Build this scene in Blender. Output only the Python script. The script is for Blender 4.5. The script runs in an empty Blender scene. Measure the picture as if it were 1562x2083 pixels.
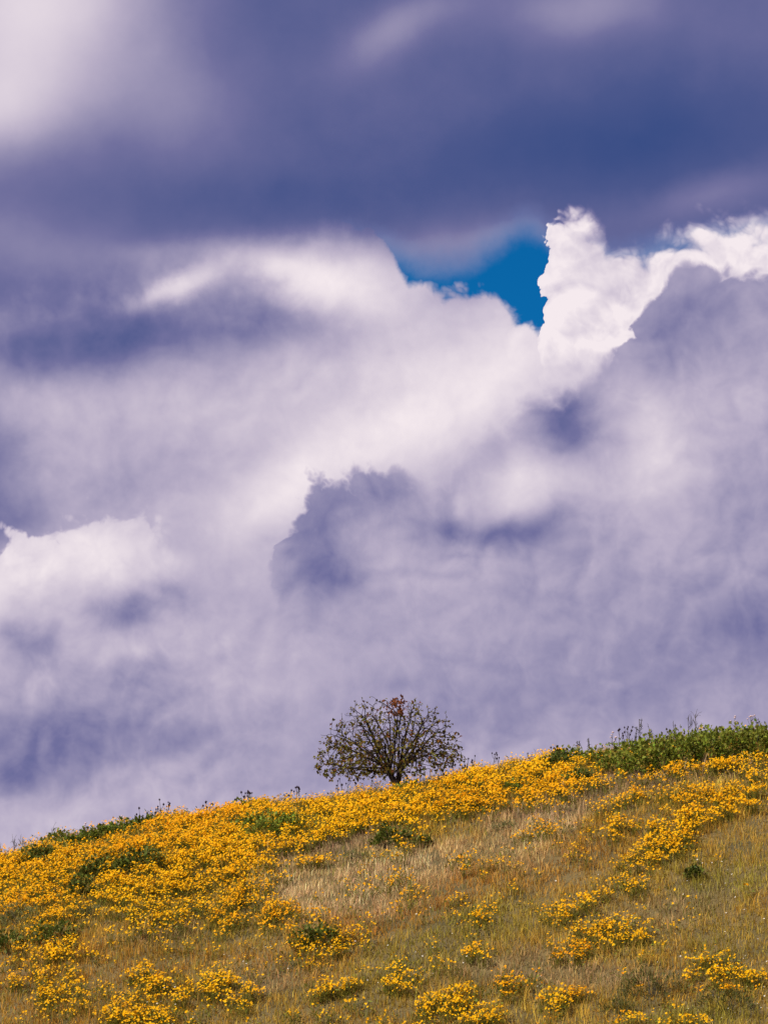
import bpy, math, random
import numpy as np
from mathutils import Vector, Matrix, Quaternion

R = math.radians
rng = np.random.default_rng(11)
random.seed(11)
scene = bpy.context.scene
col = scene.collection

# ------------------------------------------------------------------ camera
PITCH = R(8.8)
cam_d = bpy.data.cameras.new('camera')
cam_d.sensor_fit = 'HORIZONTAL'
cam_d.angle_x = 2 * math.atan(781 / 6545)
cam_d.clip_start = 0.1
cam_d.clip_end = 3000
cam = bpy.data.objects.new('camera', cam_d)
col.objects.link(cam)
cam.location = (0, 0, 0)
cam.rotation_euler = (R(90) + PITCH, 0, 0)
scene.camera = cam

# ------------------------------------------------------------------ render settings
vs = scene.view_settings
vs.view_transform = 'Standard'
vs.look = 'None'
EXPOSURE = 0.30
vs.exposure = EXPOSURE
vs.gamma = 1.0
vs.use_curve_mapping = False
scene.cycles.use_denoising = False
scene.cycles.use_adaptive_sampling = True
scene.cycles.adaptive_threshold = 0.01
scene.cycles.adaptive_min_samples = 12
scene.cycles.max_bounces = 5
scene.cycles.diffuse_bounces = 3
scene.cycles.transmission_bounces = 4
scene.cycles.transparent_max_bounces = 4

# ------------------------------------------------------------------ sun
SUN_EL, SUN_AZ = R(50), math.atan2(-0.80, -0.42)      # azimuth from +Y towards +X: left of and behind the viewer
sun_d = bpy.data.lights.new('sun', 'SUN')
sun_d.energy = 4.8
sun_d.angle = R(0.6)
sun_d.color = (1.0, 0.92, 0.78)
sun = bpy.data.objects.new('sun', sun_d)
col.objects.link(sun)
to_sun = Vector((math.sin(SUN_AZ) * math.cos(SUN_EL), math.cos(SUN_AZ) * math.cos(SUN_EL), math.sin(SUN_EL)))
sun.rotation_euler = to_sun.to_track_quat('Z', 'Y').to_euler()
sun.location = (-20, 20, 40)


def srgb(r, g, b):
    f = lambda c: c / 12.92 if c <= 0.04045 else ((c + 0.055) / 1.055) ** 2.4
    return (f(r / 255), f(g / 255), f(b / 255))


# ------------------------------------------------------------------ sky: Nishita blue behind layered procedural clouds
world = bpy.data.worlds.new('World')
scene.world = world
world.use_nodes = True
nt = world.node_tree
nt.nodes.clear()
L = nt.links.new


class S:
    """A float socket with arithmetic that grows Math nodes."""
    def __init__(self, sock):
        self.s = sock

    def __add__(self, o): return mth('ADD', self, o)
    __radd__ = __add__
    def __sub__(self, o): return mth('SUBTRACT', self, o)
    def __rsub__(self, o): return mth('SUBTRACT', o, self)
    def __mul__(self, o): return mth('MULTIPLY', self, o)
    __rmul__ = __mul__
    def __truediv__(self, o): return mth('DIVIDE', self, o)


def put(inp, v):
    if isinstance(v, S):
        L(v.s, inp)
    else:
        inp.default_value = v


def mth(op, a, b=None, c=None):
    n = nt.nodes.new('ShaderNodeMath')
    n.operation = op
    for k, v in enumerate((a, b, c)):
        if v is not None:
            put(n.inputs[k], v)
    return S(n.outputs[0])


def step(v, e0, e1):
    n = nt.nodes.new('ShaderNodeMapRange')
    n.interpolation_type = 'SMOOTHSTEP'
    put(n.inputs['Value'], v)
    put(n.inputs['From Min'], e0)
    put(n.inputs['From Max'], e1)
    return S(n.outputs['Result'])


def mix(a, b, f):                       # floats
    return mth('MULTIPLY_ADD', (b - a) if isinstance(b, S) else (b + a * -1.0), f, a)


def gauss(X, Y, cx, cy, rx, ry, rot, amp):
    a = R(rot)
    dx, dy = X - cx, Y - cy
    u = mth('MULTIPLY_ADD', dx, math.cos(a) / rx, dy * (-math.sin(a) / rx))
    v = mth('MULTIPLY_ADD', dx, math.sin(a) / ry, dy * (math.cos(a) / ry))
    q = mth('MULTIPLY_ADD', u, u, v * v)
    return mth('EXPONENT', q * -1.0) * amp


def blobs(X, Y, base, rows):
    t = None
    for r in rows:
        g = gauss(X, Y, *r)
        t = g + base if t is None else t + g
    return t


def curve(x, pts):
    """y = f(x) through the given points; x in -3..19, y in -3..22."""
    n = nt.nodes.new('ShaderNodeFloatCurve')
    c = n.mapping.curves[0]
    n.mapping.use_clip = False
    pts = [((px + 3) / 22, (py + 3) / 25) for px, py in pts]
    while len(c.points) < len(pts):
        c.points.new(0.5, 0.5)
    for p, q in zip(c.points, pts):
        p.location = q
        p.handle_type = 'AUTO_CLAMPED'
    n.mapping.update()
    put(n.inputs['Value'], (x + 3.0) * (1 / 22))
    return S(n.outputs[0]) * 25.0 - 3.0


tc = nt.nodes.new('ShaderNodeTexCoord')
DIR = tc.outputs['Generated']
sep = nt.nodes.new('ShaderNodeSeparateXYZ')
L(DIR, sep.inputs[0])
dx_, dy_, dz_ = (S(sep.outputs[k]) for k in range(3))
el = mth('ARCSINE', dz_)
az = mth('ARCTAN2', dx_, dy_)
UNIT = 100 / 6545                       # sky units: 0.875 degrees of azimuth / elevation
X = az * mth('COSINE', el) * (1 / UNIT) + 7.81
Y = (el * -1.0 + PITCH) * (1 / UNIT) + 10.415


def offs(vec, off):
    n = nt.nodes.new('ShaderNodeVectorMath')
    n.operation = 'ADD'
    L(vec, n.inputs[0])
    n.inputs[1].default_value = off
    return n.outputs[0]


def noise(size, detail, rough, off=(0, 0, 0), vec=None, stretch=None):
    n = nt.nodes.new('ShaderNodeTexNoise')
    n.inputs['Scale'].default_value = 1 / (size * UNIT)
    n.inputs['Detail'].default_value = detail
    n.inputs['Roughness'].default_value = rough
    v = offs(vec or DIR, off)
    if stretch:
        m = nt.nodes.new('ShaderNodeVectorMath')
        m.operation = 'MULTIPLY'
        L(v, m.inputs[0])
        m.inputs[1].default_value = stretch
        v = m.outputs[0]
    L(v, n.inputs['Vector'])
    s = nt.nodes.new('ShaderNodeSeparateColor')
    L(n.outputs['Color'], s.inputs[0])
    return [S(s.outputs[k]) - 0.5 for k in range(3)]


def puff(size, octaves, off=(0, 0, 0), vec=None):
    """Billows: rounded heaps with creases between them."""
    t = None
    a = 1.0
    for k in range(octaves):
        n = nt.nodes.new('ShaderNodeTexNoise')
        n.inputs['Scale'].default_value = 1 / (size * UNIT)
        n.inputs['Detail'].default_value = 0
        L(offs(vec or DIR, (off[0] + 1.7 * k, off[1] + 0.6 * k, off[2] + 2.3 * k)), n.inputs['Vector'])
        b = mth('ABSOLUTE', S(n.outputs[0]) - 0.5) * (4.0 * a)
        t = b if t is None else t + b
        a *= 0.5
        size *= 0.5
    return t - 0.7


wl = noise(3.2, 2, 0.5)
wm = noise(1.0, 6, 0.58, (3, 1, 2))
wf = noise(0.35, 5, 0.6, (1, 5, 2))
# domain-warped direction so that the puffs are not a regular grid
wv = nt.nodes.new('ShaderNodeTexNoise')
wv.inputs['Scale'].default_value = 1 / (1.3 * UNIT)
wv.inputs['Detail'].default_value = 1
L(DIR, wv.inputs['Vector'])
wsc = nt.nodes.new('ShaderNodeVectorMath')
wsc.operation = 'MULTIPLY_ADD'
L(wv.outputs['Color'], wsc.inputs[0])
wsc.inputs[1].default_value = (0.010,) * 3
L(DIR, wsc.inputs[2])
WD = wsc.outputs[0]
sunoff = (-0.0030, 0.0, 0.0032)         # a small step towards the sun across the sky
pf = puff(0.95, 4, vec=WD)
pf2 = puff(0.95, 4, sunoff, vec=WD)
relief = pf - pf2                       # lit and shaded sides of the billows
wq = noise(1.9, 3, 0.5, (2, 8, 4))
fine = wm[2] * 0.8 + wf[2] * 0.35 + wq[2] * 0.9

Xs = X + wl[0] * 1.0 + wm[0] * 0.36      # soft
Ys = Y + wl[1] * 0.55 + wm[1] * 0.24
Xc = X + wm[0] * 0.5 + wf[0] * 0.12 + pf * 0.16 - 0.02   # crisp
Yc = Y + wm[1] * 0.45 + wf[1] * 0.12

# --- the pale bank in the middle of the view
S_mid = Yc - curve(Xc, [(-3, 3.0), (7.0, 4.2), (7.9, 5.0), (8.3, 5.65), (8.7, 5.8), (9.4, 5.85), (9.9, 5.9), (10.3, 6.15), (10.6, 6.5), (11.0, 6.55), (11.4, 6.6), (12.5, 6.2), (19, 5.0)]) + pf * 0.38
a_mid = step(S_mid, -0.06, 0.30)
T_mid = blobs(Xs, Ys, 0.60, [
    (9.0, 7.8, 3.6, 1.4, 12, 0.25), (7.3, 9.3, 2.8, 0.75, 20, 0.20), (5.6, 10.1, 1.3, 0.6, 40, 0.22), (2.0, 8.3, 2.8, 0.7, 5, 0.10),
    (10.5, 7.2, 1.6, 0.7, 25, 0.12), (-0.2, 9.6, 0.9, 1.4, 0, -0.34), (0.2, 10.7, 1.1, 0.45, 20, -0.16),
    (2.7, 6.8, 2.3, 0.65, 4, -0.33), (0.3, 7.25, 2.2, 0.6, -8, -0.24), (-0.5, 6.2, 2.5, 0.6, 0, -0.14), (5.2, 5.9, 1.3, 0.5, 10, -0.08), (5.9, 6.7, 1.6, 0.45, 0, -0.14),
    (3.0, 9.9, 1.6, 0.5, 20, -0.08), (9.4, 6.0, 1.4, 0.3, 0, -0.08), (1.2, 5.6, 3.2, 0.8, 0, -0.24), (5.6, 6.3, 0.9, 0.35, -30, -0.10)])
T_mid = T_mid + gauss(Xc, Yc, 3.65, 5.85, 0.95, 0.26, 24, 0.42) + gauss(Xc, Yc, 6.75, 5.75, 1.5, 0.62, -10, 0.42) + gauss(Xc, Yc, 5.4, 5.35, 0.8, 0.3, -20, 0.15)
T_mid = T_mid + fine * 0.20 + relief * 0.03
T = T_mid
alpha = a_mid

# --- heavy smooth stratus across the top
S_str = curve(Xs, [(-3, 6.2), (0, 6.0), (1.5, 5.8), (3, 5.4), (5, 5.25), (7, 5.15), (8, 5.25), (8.6, 5.45), (9.5, 5.4), (10.3, 5.05), (10.8, 4.8), (11.3, 5.0), (12, 5.5), (12.6, 5.5), (13.4, 5.3), (14.5, 5.2), (15.6, 5.0), (19, 4.8)]) - Ys + wf[1] * 0.3
a_str = step(S_str, -0.35, 0.75)
T_str = blobs(Xs, Ys, 0.20, [
    (0.4, 0.4, 2.6, 2.2, 0, 0.62), (-0.2, 2.6, 1.9, 0.9, 20, 0.34), (2.3, -0.5, 1.5, 1.8, 0, 0.12), (8.1, 0.7, 1.2, 0.5, 30, 0.20), (11.8, 0.3, 1.8, 0.6, 5, 0.22), (9.4, 0.2, 1.5, 0.4, 20, 0.06),
    (3.9, 2.2, 1.3, 1.2, 30, 0.12), (0.0, 4.9, 2.6, 0.75, -5, 0.14), (5.0, 5.2, 3.4, 0.4, 0, 0.15), (12.2, 3.0, 3.5, 0.9, 5, -0.14),
    (6.0, 4.0, 3.0, 0.6, 0, -0.05), (15.3, 0.7, 1.2, 0.7, 0, 0.05), (9.5, 4.9, 1.5, 0.35, 5, 0.16), (6.5, 1.4, 1.0, 0.6, 30, 0.03), (14.3, 4.1, 1.4, 0.4, 20, 0.14)]) + fine * 0.07 + wl[2] * 0.12
T = mix(T, T_str, a_str)
alpha = mth('MAXIMUM', alpha, a_str)

# --- sunlit cumulus tower at the right with a hard edge against the blue
S_tow = Yc - curve(Xc, [(-3, 12), (10.8, 8.2), (10.97, 6.9), (11.05, 6.0), (11.09, 5.2), (11.14, 4.6), (11.25, 4.38), (11.6, 4.32), (12.0, 4.38), (12.2, 4.6), (12.4, 5.05), (12.8, 4.9), (13.3, 4.85), (14, 4.6), (15, 4.3), (15.6, 4.35), (19, 4.2)]) + pf * 0.36
a_tow = step(S_tow, -0.05, step(X, 11.2, 12.2) * 0.5 + 0.20)
T_tow = blobs(Xc, Yc, 0.97, [(12.2, 5.2, 0.6, 0.5, 0, -0.22), (13.2, 5.1, 1.0, 0.25, 25, -0.16), (12.4, 6.1, 0.9, 0.2, 35, -0.12), (15.2, 4.3, 0.5, 0.4, 0, -0.2), (11.6, 7.6, 1.2, 0.5, 20, -0.12)]) + relief * 0.16 + fine * 0.24
fade = step(Y, 8.3, 6.9)
T = mix(T, T_tow, a_tow * fade)
alpha = mth('MAXIMUM', alpha, a_tow)

# --- shaded cumulus in front of it, filling the right and lower right
S_rgt = Yc - curve(Xc, [(-3, 19), (4, 17.5), (6.2, 14.0), (8.2, 11.8), (9.0, 9.9), (9.25, 9.3), (9.7, 8.8), (10.3, 8.35), (11.0, 7.8), (11.9, 7.45), (12.55, 7.3), (12.72, 6.9), (12.85, 6.45), (13.1, 6.05), (13.6, 5.72), (14.2, 5.5), (15.0, 5.55), (15.6, 5.6), (19, 5.4)]) + pf * 0.30
soft_r = step(X, 12.9, 11.2) * 0.6 + step(X, 9.3, 7.5) * 2.0
a_rgt = step(S_rgt, -0.08, soft_r + 0.24)
T_rgt = blobs(Xs, Ys, 0.53, [
    (14.2, 6.5, 1.4, 0.9, 20, -0.12), (11.5, 8.6, 0.65, 0.8, 0, -0.30), (13.4, 7.0, 0.5, 0.7, 0, -0.06), (13.35, 9.2, 0.65, 1.0, 10, 0.24),
    (10.5, 9.7, 0.9, 0.7, 10, 0.28), (10.2, 10.4, 0.7, 0.35, 20, 0.14), (14.6, 8.2, 1.4, 0.7, 10, 0.10), (15.6, 12.9, 1.3, 0.8, 10, -0.17),
    (12.2, 9.9, 1.4, 0.8, 0, 0.10), (10.2, 10.85, 1.2, 0.36, 8, -0.28), (9.0, 10.6, 0.4, 0.6, 0, -0.26), (13.0, 8.2, 0.7, 0.4, 0, 0.08),
    (12.2, 14.2, 2.0, 0.6, 10, -0.05), (11, 15.3, 3.0, 0.7, 5, 0.05), (15.3, 10.4, 0.8, 0.5, 0, -0.05), (12.0, 12.0, 2.0, 0.8, 30, 0.03)])
T_rgt = T_rgt + gauss(Xc, Yc, 9.25, 10.35, 0.35, 0.25, 40, 0.2) + fine * 0.17 + relief * 0.05
T = mix(T, T_rgt, a_rgt)

# --- dark-headed cumulus in the middle
S_drk = Yc - curve(Xc, [(-3, 19), (3.4, 18), (4.8, 14.5), (5.5, 11.9), (5.72, 10.9), (5.9, 10.45), (6.2, 10.05), (6.6, 9.75), (7.0, 9.6), (7.4, 9.55), (7.8, 9.45), (8.2, 9.55), (8.6, 9.75), (9.0, 10.2), (9.8, 11.0), (10.8, 12.5), (13, 15), (19, 19)]) + pf * 0.42
a_drk = step(S_drk, -0.06, step(Y, 11.2, 13.0) * 1.8 + step(X, 8.1, 9.0) * 0.9 + 0.34) * step(Y, 14.5, 11.6)
T_drk = blobs(Xs, Ys, 0.565, [
    (6.2, 10.8, 0.6, 0.7, 0, -0.15), (7.4, 10.0, 1.4, 0.5, 5, -0.14), (7.0, 11.7, 0.5, 0.35, 0, -0.13), (6.3, 11.3, 0.9, 1.0, 0, -0.07), (6.2, 12.2, 0.9, 0.6, 0, -0.07), (6.4, 11.5, 0.6, 0.6, 0, -0.08),
    (8.0, 11.2, 0.6, 0.5, 0, 0.05), (8.9, 10.7, 0.5, 0.5, 0, -0.14)]) + fine * 0.17 + relief * 0.05
T = mix(T, T_drk, a_drk)

# --- white-topped cumulus low on the left
S_lft = Yc - curve(Xc, [(-3, 11.6), (0, 11.05), (0.5, 11.0), (0.9, 10.8), (1.5, 10.6), (2.0, 10.4), (2.4, 10.5), (2.9, 10.55), (3.3, 10.6), (3.6, 10.9), (4.2, 11.3), (5.2, 11.9), (6.5, 12.8), (9, 14.5), (13, 17), (19, 19)]) + pf * 0.6
soft_l = step(X, 3.0, 4.2)
a_lft = step(S_lft, -0.06, soft_l * 2.4 + 0.25) * step(X, 7.5, 3.5)
T_lft = blobs(Xs, Ys, 0.60, [
    (1.8, 11.3, 2.0, 0.8, 0, 0.32), (0.2, 12.2, 1.0, 1.0, 0, 0.20), (2.5, 12.45, 0.7, 0.4, 0, -0.26), (3.7, 12.1, 0.6, 0.4, 0, -0.2),
    (0.6, 13.1, 0.6, 0.5, 0, -0.24), (2.9, 13.9, 1.2, 0.5, 0, -0.14), (0.8, 15.2, 2.6, 0.8, 5, -0.26), (0.0, 15.9, 1.5, 0.4, 0, -0.14),
    (3.0, 15.8, 1.0, 0.4, 0, 0.10), (4.4, 13.2, 0.8, 1.2, 10, 0.06), (2.8, 13.3, 0.3, 0.2, 0, 0.15), (4.0, 15, 1.5, 0.6, 0, -0.06)]) + fine * 0.2 + relief * 0.06
T = mix(T, T_lft, a_lft)
# paler air towards the horizon
T = T + gauss(X, Y, 0.5, 17.2, 5.5, 0.6, 4, 0.10) + gauss(Xs, Ys, 10.5, 14.0, 6.0, 1.6, 15, -0.06)

# --- the same kinds of cloud all round, outside the part described above
far = mth('MAXIMUM', mth('ABSOLUTE', X - 7.81) * (1 / 7.81), mth('ABSOLUTE', Y - 10.4) * (1 / 10.4))
out = step(far, 1.25, 2.2)
big = noise(9.0, 6, 0.55, (7, 3, 1))
T_out = big[0] * 1.9 + 0.50 + relief * 0.12
T = mix(T, T_out, out)
alpha = mth('MAXIMUM', alpha, out * step(big[1], 0.17, 0.08))

ramp = nt.nodes.new('ShaderNodeValToRGB')
ramp.color_ramp.interpolation = 'EASE' if False else 'LINEAR'
RAMP = [(0.0, (54, 76, 132)), (0.14, (76, 88, 140)), (0.30, (114, 113, 158)), (0.45, (151, 145, 178)), (0.60, (184, 174, 198)), (0.78, (214, 203, 217)), (1.0, (245, 234, 238))]
e = ramp.color_ramp.elements
while len(e) < len(RAMP):
    e.new(0.5)
for q, (p, c) in zip(e, RAMP):
    q.position = p
    q.color = (*srgb(*c), 1)
L(T.s, ramp.inputs['Fac'])
BG = 0.10
sc_ = nt.nodes.new('ShaderNodeVectorMath')
sc_.operation = 'SCALE'
L(ramp.outputs['Color'], sc_.inputs[0])
sc_.inputs['Scale'].default_value = 1 / BG / 2 ** EXPOSURE

sky = nt.nodes.new('ShaderNodeTexSky')
sky.sky_type = 'NISHITA'
sky.sun_disc = False
sky.sun_elevation = SUN_EL
sky.sun_rotation = SUN_AZ
sky.air_density = 1.0
sky.dust_density = 0.0
sky.ozone_density = 6.0
deep = nt.nodes.new('ShaderNodeMix')            # the deep, filtered blue of the gap
deep.data_type = 'RGBA'
deep.blend_type = 'MULTIPLY'
deep.inputs['Factor'].default_value = 1.0
L(sky.outputs[0], deep.inputs['A'])
deep.inputs['B'].default_value = (0.016, 0.36, 0.60, 1)
mx = nt.nodes.new('ShaderNodeMix')
mx.data_type = 'RGBA'
L(alpha.s, mx.inputs['Factor'])
L(deep.outputs['Result'], mx.inputs['A'])
L(sc_.outputs[0], mx.inputs['B'])
bg = nt.nodes.new('ShaderNodeBackground')
bg.inputs['Strength'].default_value = BG
L(mx.outputs['Result'], bg.inputs['Color'])
wo = nt.nodes.new('ShaderNodeOutputWorld')
L(bg.outputs[0], wo.inputs['Surface'])
world.cycles.sampling_method = 'MANUAL'
world.cycles.sample_map_resolution = 512

# ------------------------------------------------------------------ the hill
CREST_X = [-60, -17.39, -11.89, -8.59, -7.49, -6.39, -4.96, -3.64, -1.99, -0.89, 0.21, 1.09, 1.86, 2.96, 3.84, 4.61, 5.71, 6.81, 8.59, 12.31, 17.81, 60]
CREST_Z = [-1.0, 1.644, 2.509, 3.212, 3.57, 3.83, 4.113, 4.189, 4.482, 4.634, 4.808, 4.971, 5.135, 5.276, 5.439, 5.527, 5.712, 5.875, 6.006, 6.421, 6.858, 8.5]
CREST_Y = 72.0


def terrain(x, y):
    """Height of the hillside: a 26 degree face that rounds over at the crest and falls away behind it."""
    x = np.asarray(x, float)
    y = np.asarray(y, float)
    d = CREST_Y - y
    front = 0.49 * (d - 4 * (1 - np.exp(-np.maximum(d, 0) / 4)))
    back = np.where(d < -4, 0.96 + 0.48 * (-d - 4), 0.06 * d * d)
    z = np.interp(x, CREST_X, CREST_Z) - np.where(d >= 0, front, back)
    return np.logaddexp(z / 0.5, -1.7 / 0.5) * 0.5


def vnoise(x, y, s, seed):
    """Smooth value noise, 0..1."""
    g = np.random.default_rng(seed).random((64, 64))
    u, v = np.asarray(x) / s + 200, np.asarray(y) / s + 200
    i, j = np.floor(u).astype(int), np.floor(v).astype(int)
    fu, fv = u - i, v - j
    fu, fv = fu * fu * (3 - 2 * fu), fv * fv * (3 - 2 * fv)
    G = lambda a, b: g[a % 64, b % 64]
    return (G(i, j) * (1 - fu) + G(i + 1, j) * fu) * (1 - fv) + (G(i, j + 1) * (1 - fu) + G(i + 1, j + 1) * fu) * fv


def fbm(x, y, s, seed):
    return (vnoise(x, y, s, seed) + 0.5 * vnoise(x, y, s / 2, seed + 1) + 0.25 * vnoise(x, y, s / 4, seed + 2)) / 1.75


FLOWER_PATCHES = [
 (-7.51, 67.61, 1.12, 0.17, -0.24, -0.57, 1),
 (-6.65, 67.26, 0.84, 0.12, -0.19, -0.88, 0.9),
 (-5.37, 67.77, 0.75, 0.11, 0.49, -1.02, 0.9),
 (-3.75, 68.17, 0.65, 0.06, 0.14, -0.39, 1),
 (-2.29, 68.02, 0.7, 0.06, 0.16, -0.73, 0.95),
 (-6.79, 65.68, 0.64, 0.14, 0.45, -1.2, 1),
 (-5.13, 64.87, 0.62, 0.13, 0.82, -1.03, 1),
 (-3.78, 65.4, 0.58, 0.11, 0.57, -0.81, 1),
 (-2.81, 65.81, 1.43, 0.23, 0.58, -1.02, 0.9),
 (-6.13, 64.12, 0.95, 0.22, 0.59, -1.4, 0.8),
 (-3.01, 63.79, 1.15, 0.21, 0.54, -1.05, 0.7),
 (-2.1, 62.8, 2.37, 0.25, 0.04, -1.4, 0.7),
 (-4.34, 63.46, 0.84, 0.18, 1.04, -1.53, 0.55),
 (-6.56, 62.72, 1.08, 0.21, -0.04, -1.88, 0.8),
 (-5.21, 62.41, 0.97, 0.19, 0.56, -1.85, 0.4),
 (-6.59, 61.34, 1.23, 0.23, -0.15, -1.5, 0.45),
 (-4.39, 60.44, 2.19, 0.17, -0.25, -2, 0.7),
 (-4.49, 59.07, 1.87, 0.15, -0.26, -1.82, 0.8),
 (-3.65, 59.75, 2.23, 0.32, 0.33, -2.45, 0.8),
 (-3.07, 60.13, 2.49, 0.33, -0.01, -2.69, 0.7),
 (-2.58, 59.29, 2.83, 0.24, -0.55, -2.83, 0.6),
 (-5.9, 60.26, 2.23, 0.32, -0.58, -2.45, 0.4),
 (-0.84, 68.2, 0.65, 0.03, 0.06, -0.77, 1),
 (0.51, 68.36, 0.65, 0.02, -0, -0.67, 1),
 (1.87, 68.31, 0.75, 0.01, 0.12, -0.62, 1),
 (3.15, 68.97, 0.96, -0.02, 0.07, -0.54, 1),
 (2.26, 67.68, 0.82, 0.02, 0.29, -1.25, 0.9),
 (-1.43, 66.66, 1.08, 0.14, 1.82, -2.56, 0.95),
 (-0.52, 67.06, 0.82, 0.07, 0.69, -1.83, 0.95),
 (1.22, 67.06, 0.99, 0.05, 0.59, -2.12, 0.85),
 (3.57, 67.11, 0.89, 0.02, 0.51, -1.25, 0.8),
 (4.33, 67.68, 1.39, 0, 0.64, -1.4, 0.6),
 (-1.37, 65.23, 2.26, 0.12, -0.34, -2.39, 0.6),
 (0.16, 65.82, 1.68, 0.14, 0.31, -1.08, 0.5),
 (-0.01, 64.93, 2.53, 0, -1.1, -2.44, 0.3),
 (1.8, 63.59, 1.75, 0.07, -0, -1.34, 0.4),
 (1.38, 62.16, 3.78, -0.09, -2.54, -4.98, 0.9),
 (0.53, 62.62, 2.64, 0.35, 0.59, -1.37, 0.35),
 (-0.11, 63.36, 1.76, 0.12, 0.06, -2.04, 0.3),
 (1.69, 61.13, 2.74, 0.23, 0.81, -4.62, 0.5),
 (-1.19, 61.23, 1.82, 0.17, 0.09, -1.16, 0.6),
 (-0.63, 61.25, 2.7, 0.03, -0.56, -1.58, 0.4),
 (0.23, 59.25, 2.23, -0.01, -0.68, -1.83, 0.6),
 (-0.9, 59.05, 2.22, 0.39, 1.53, -3.19, 0.8),
 (1.1, 57.89, 2.12, 0.13, -0.08, -2.11, 0.75),
 (1.7, 59.54, 6.16, -0.19, -1.54, -3.37, 0.6),
 (1.07, 59.3, 5.57, -0.11, -2.26, -5.13, 0.6),
 (1.71, 57.06, 2.14, 0.07, -0.25, -3.59, 0.9),
 (-0.6, 58.26, 2.88, 0.26, 0.23, -4.29, 0.8),
 (-0.94, 57.8, 3.82, 0.07, -1.34, -4.33, 0.6),
 (2.09, 58, 3.8, -0.15, -0.75, -2.67, 0.6),
 (-1.49, 58.59, 2.26, 0.33, 1.23, -4.12, 0.4),
 (0.34, 57.24, 1.45, -0.01, -1.88, -5.27, 0.5),
 (7.13, 67.31, 1.08, -0.08, 0.3, -1.9, 0.95),
 (5.91, 67.13, 1.64, -0.05, 0.5, -2.54, 0.75),
 (7.64, 65.8, 2.45, -0.09, 0.62, -1.12, 0.8),
 (6.42, 65.34, 1.26, -0.07, 0.06, -2.18, 0.85),
 (7.1, 64.81, 1.1, -0, 1.21, -2.05, 0.9),
 (6.47, 64.38, 1.01, 0.01, 0.77, -1.53, 0.9),
 (5.93, 63.88, 1.14, 0.02, 0.65, -1.58, 1),
 (5.54, 63.11, 1.72, 0.08, 0.79, -1.66, 0.95),
 (5.16, 62.54, 1.49, 0.08, 0.98, -2.14, 0.9),
 (4.9, 62.09, 1.79, -0.02, 0.17, -3.71, 0.6),
 (4.55, 64.14, 2.29, -0.02, 0.21, -2.15, 0.6),
 (4.44, 65.29, 3.37, -0.04, 0.41, -2.92, 0.6),
 (5.11, 65.87, 2.88, -0.07, 0.08, -3.3, 0.6),
 (2.97, 64.7, 2.28, 0.03, 0.1, -2.05, 0.5),
 (4.4, 61.3, 1.54, 0.04, 0.64, -2.56, 0.9),
 (3.39, 60.58, 1.68, 0.13, 0.99, -2.96, 0.7),
 (3.83, 61.09, 2.72, 0.02, 0.13, -2.34, 0.5),
 (4.1, 59.3, 1.4, -0.05, -0.25, -2.04, 1),
 (3.52, 59.1, 2.23, 0.22, 0.79, -2.02, 0.7),
 (4.67, 59.41, 2.77, -0.23, -1.09, -3.36, 0.7),
 (4.73, 58.6, 4.56, -0.03, 0.22, -5.23, 0.7),
 (5.69, 57.5, 1.77, -0.19, -0.66, -1.92, 1),
 (6.36, 57.09, 2.84, -0.46, -1.52, -2.95, 0.8),
 (4.67, 57.49, 3.18, 0.39, 3.67, -5.86, 0.9),
 (5.81, 56.78, 1.66, -0.18, -1, -3.04, 0.5),
 (3.06, 57.37, 2.33, 0.1, 0.33, -3.01, 1),
 (2.48, 58.1, 3.79, -0.17, -0.72, -2.65, 0.8),
 (5.03, 56.19, 1.96, -0.19, -0.93, -2.74, 0.4),
 (4.23, 56.06, 2.36, -0.19, -1.11, -4.56, 0.5),
 (5.13, 55.79, 2.37, -0.23, -1.24, -3.62, 0.5),
]
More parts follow.
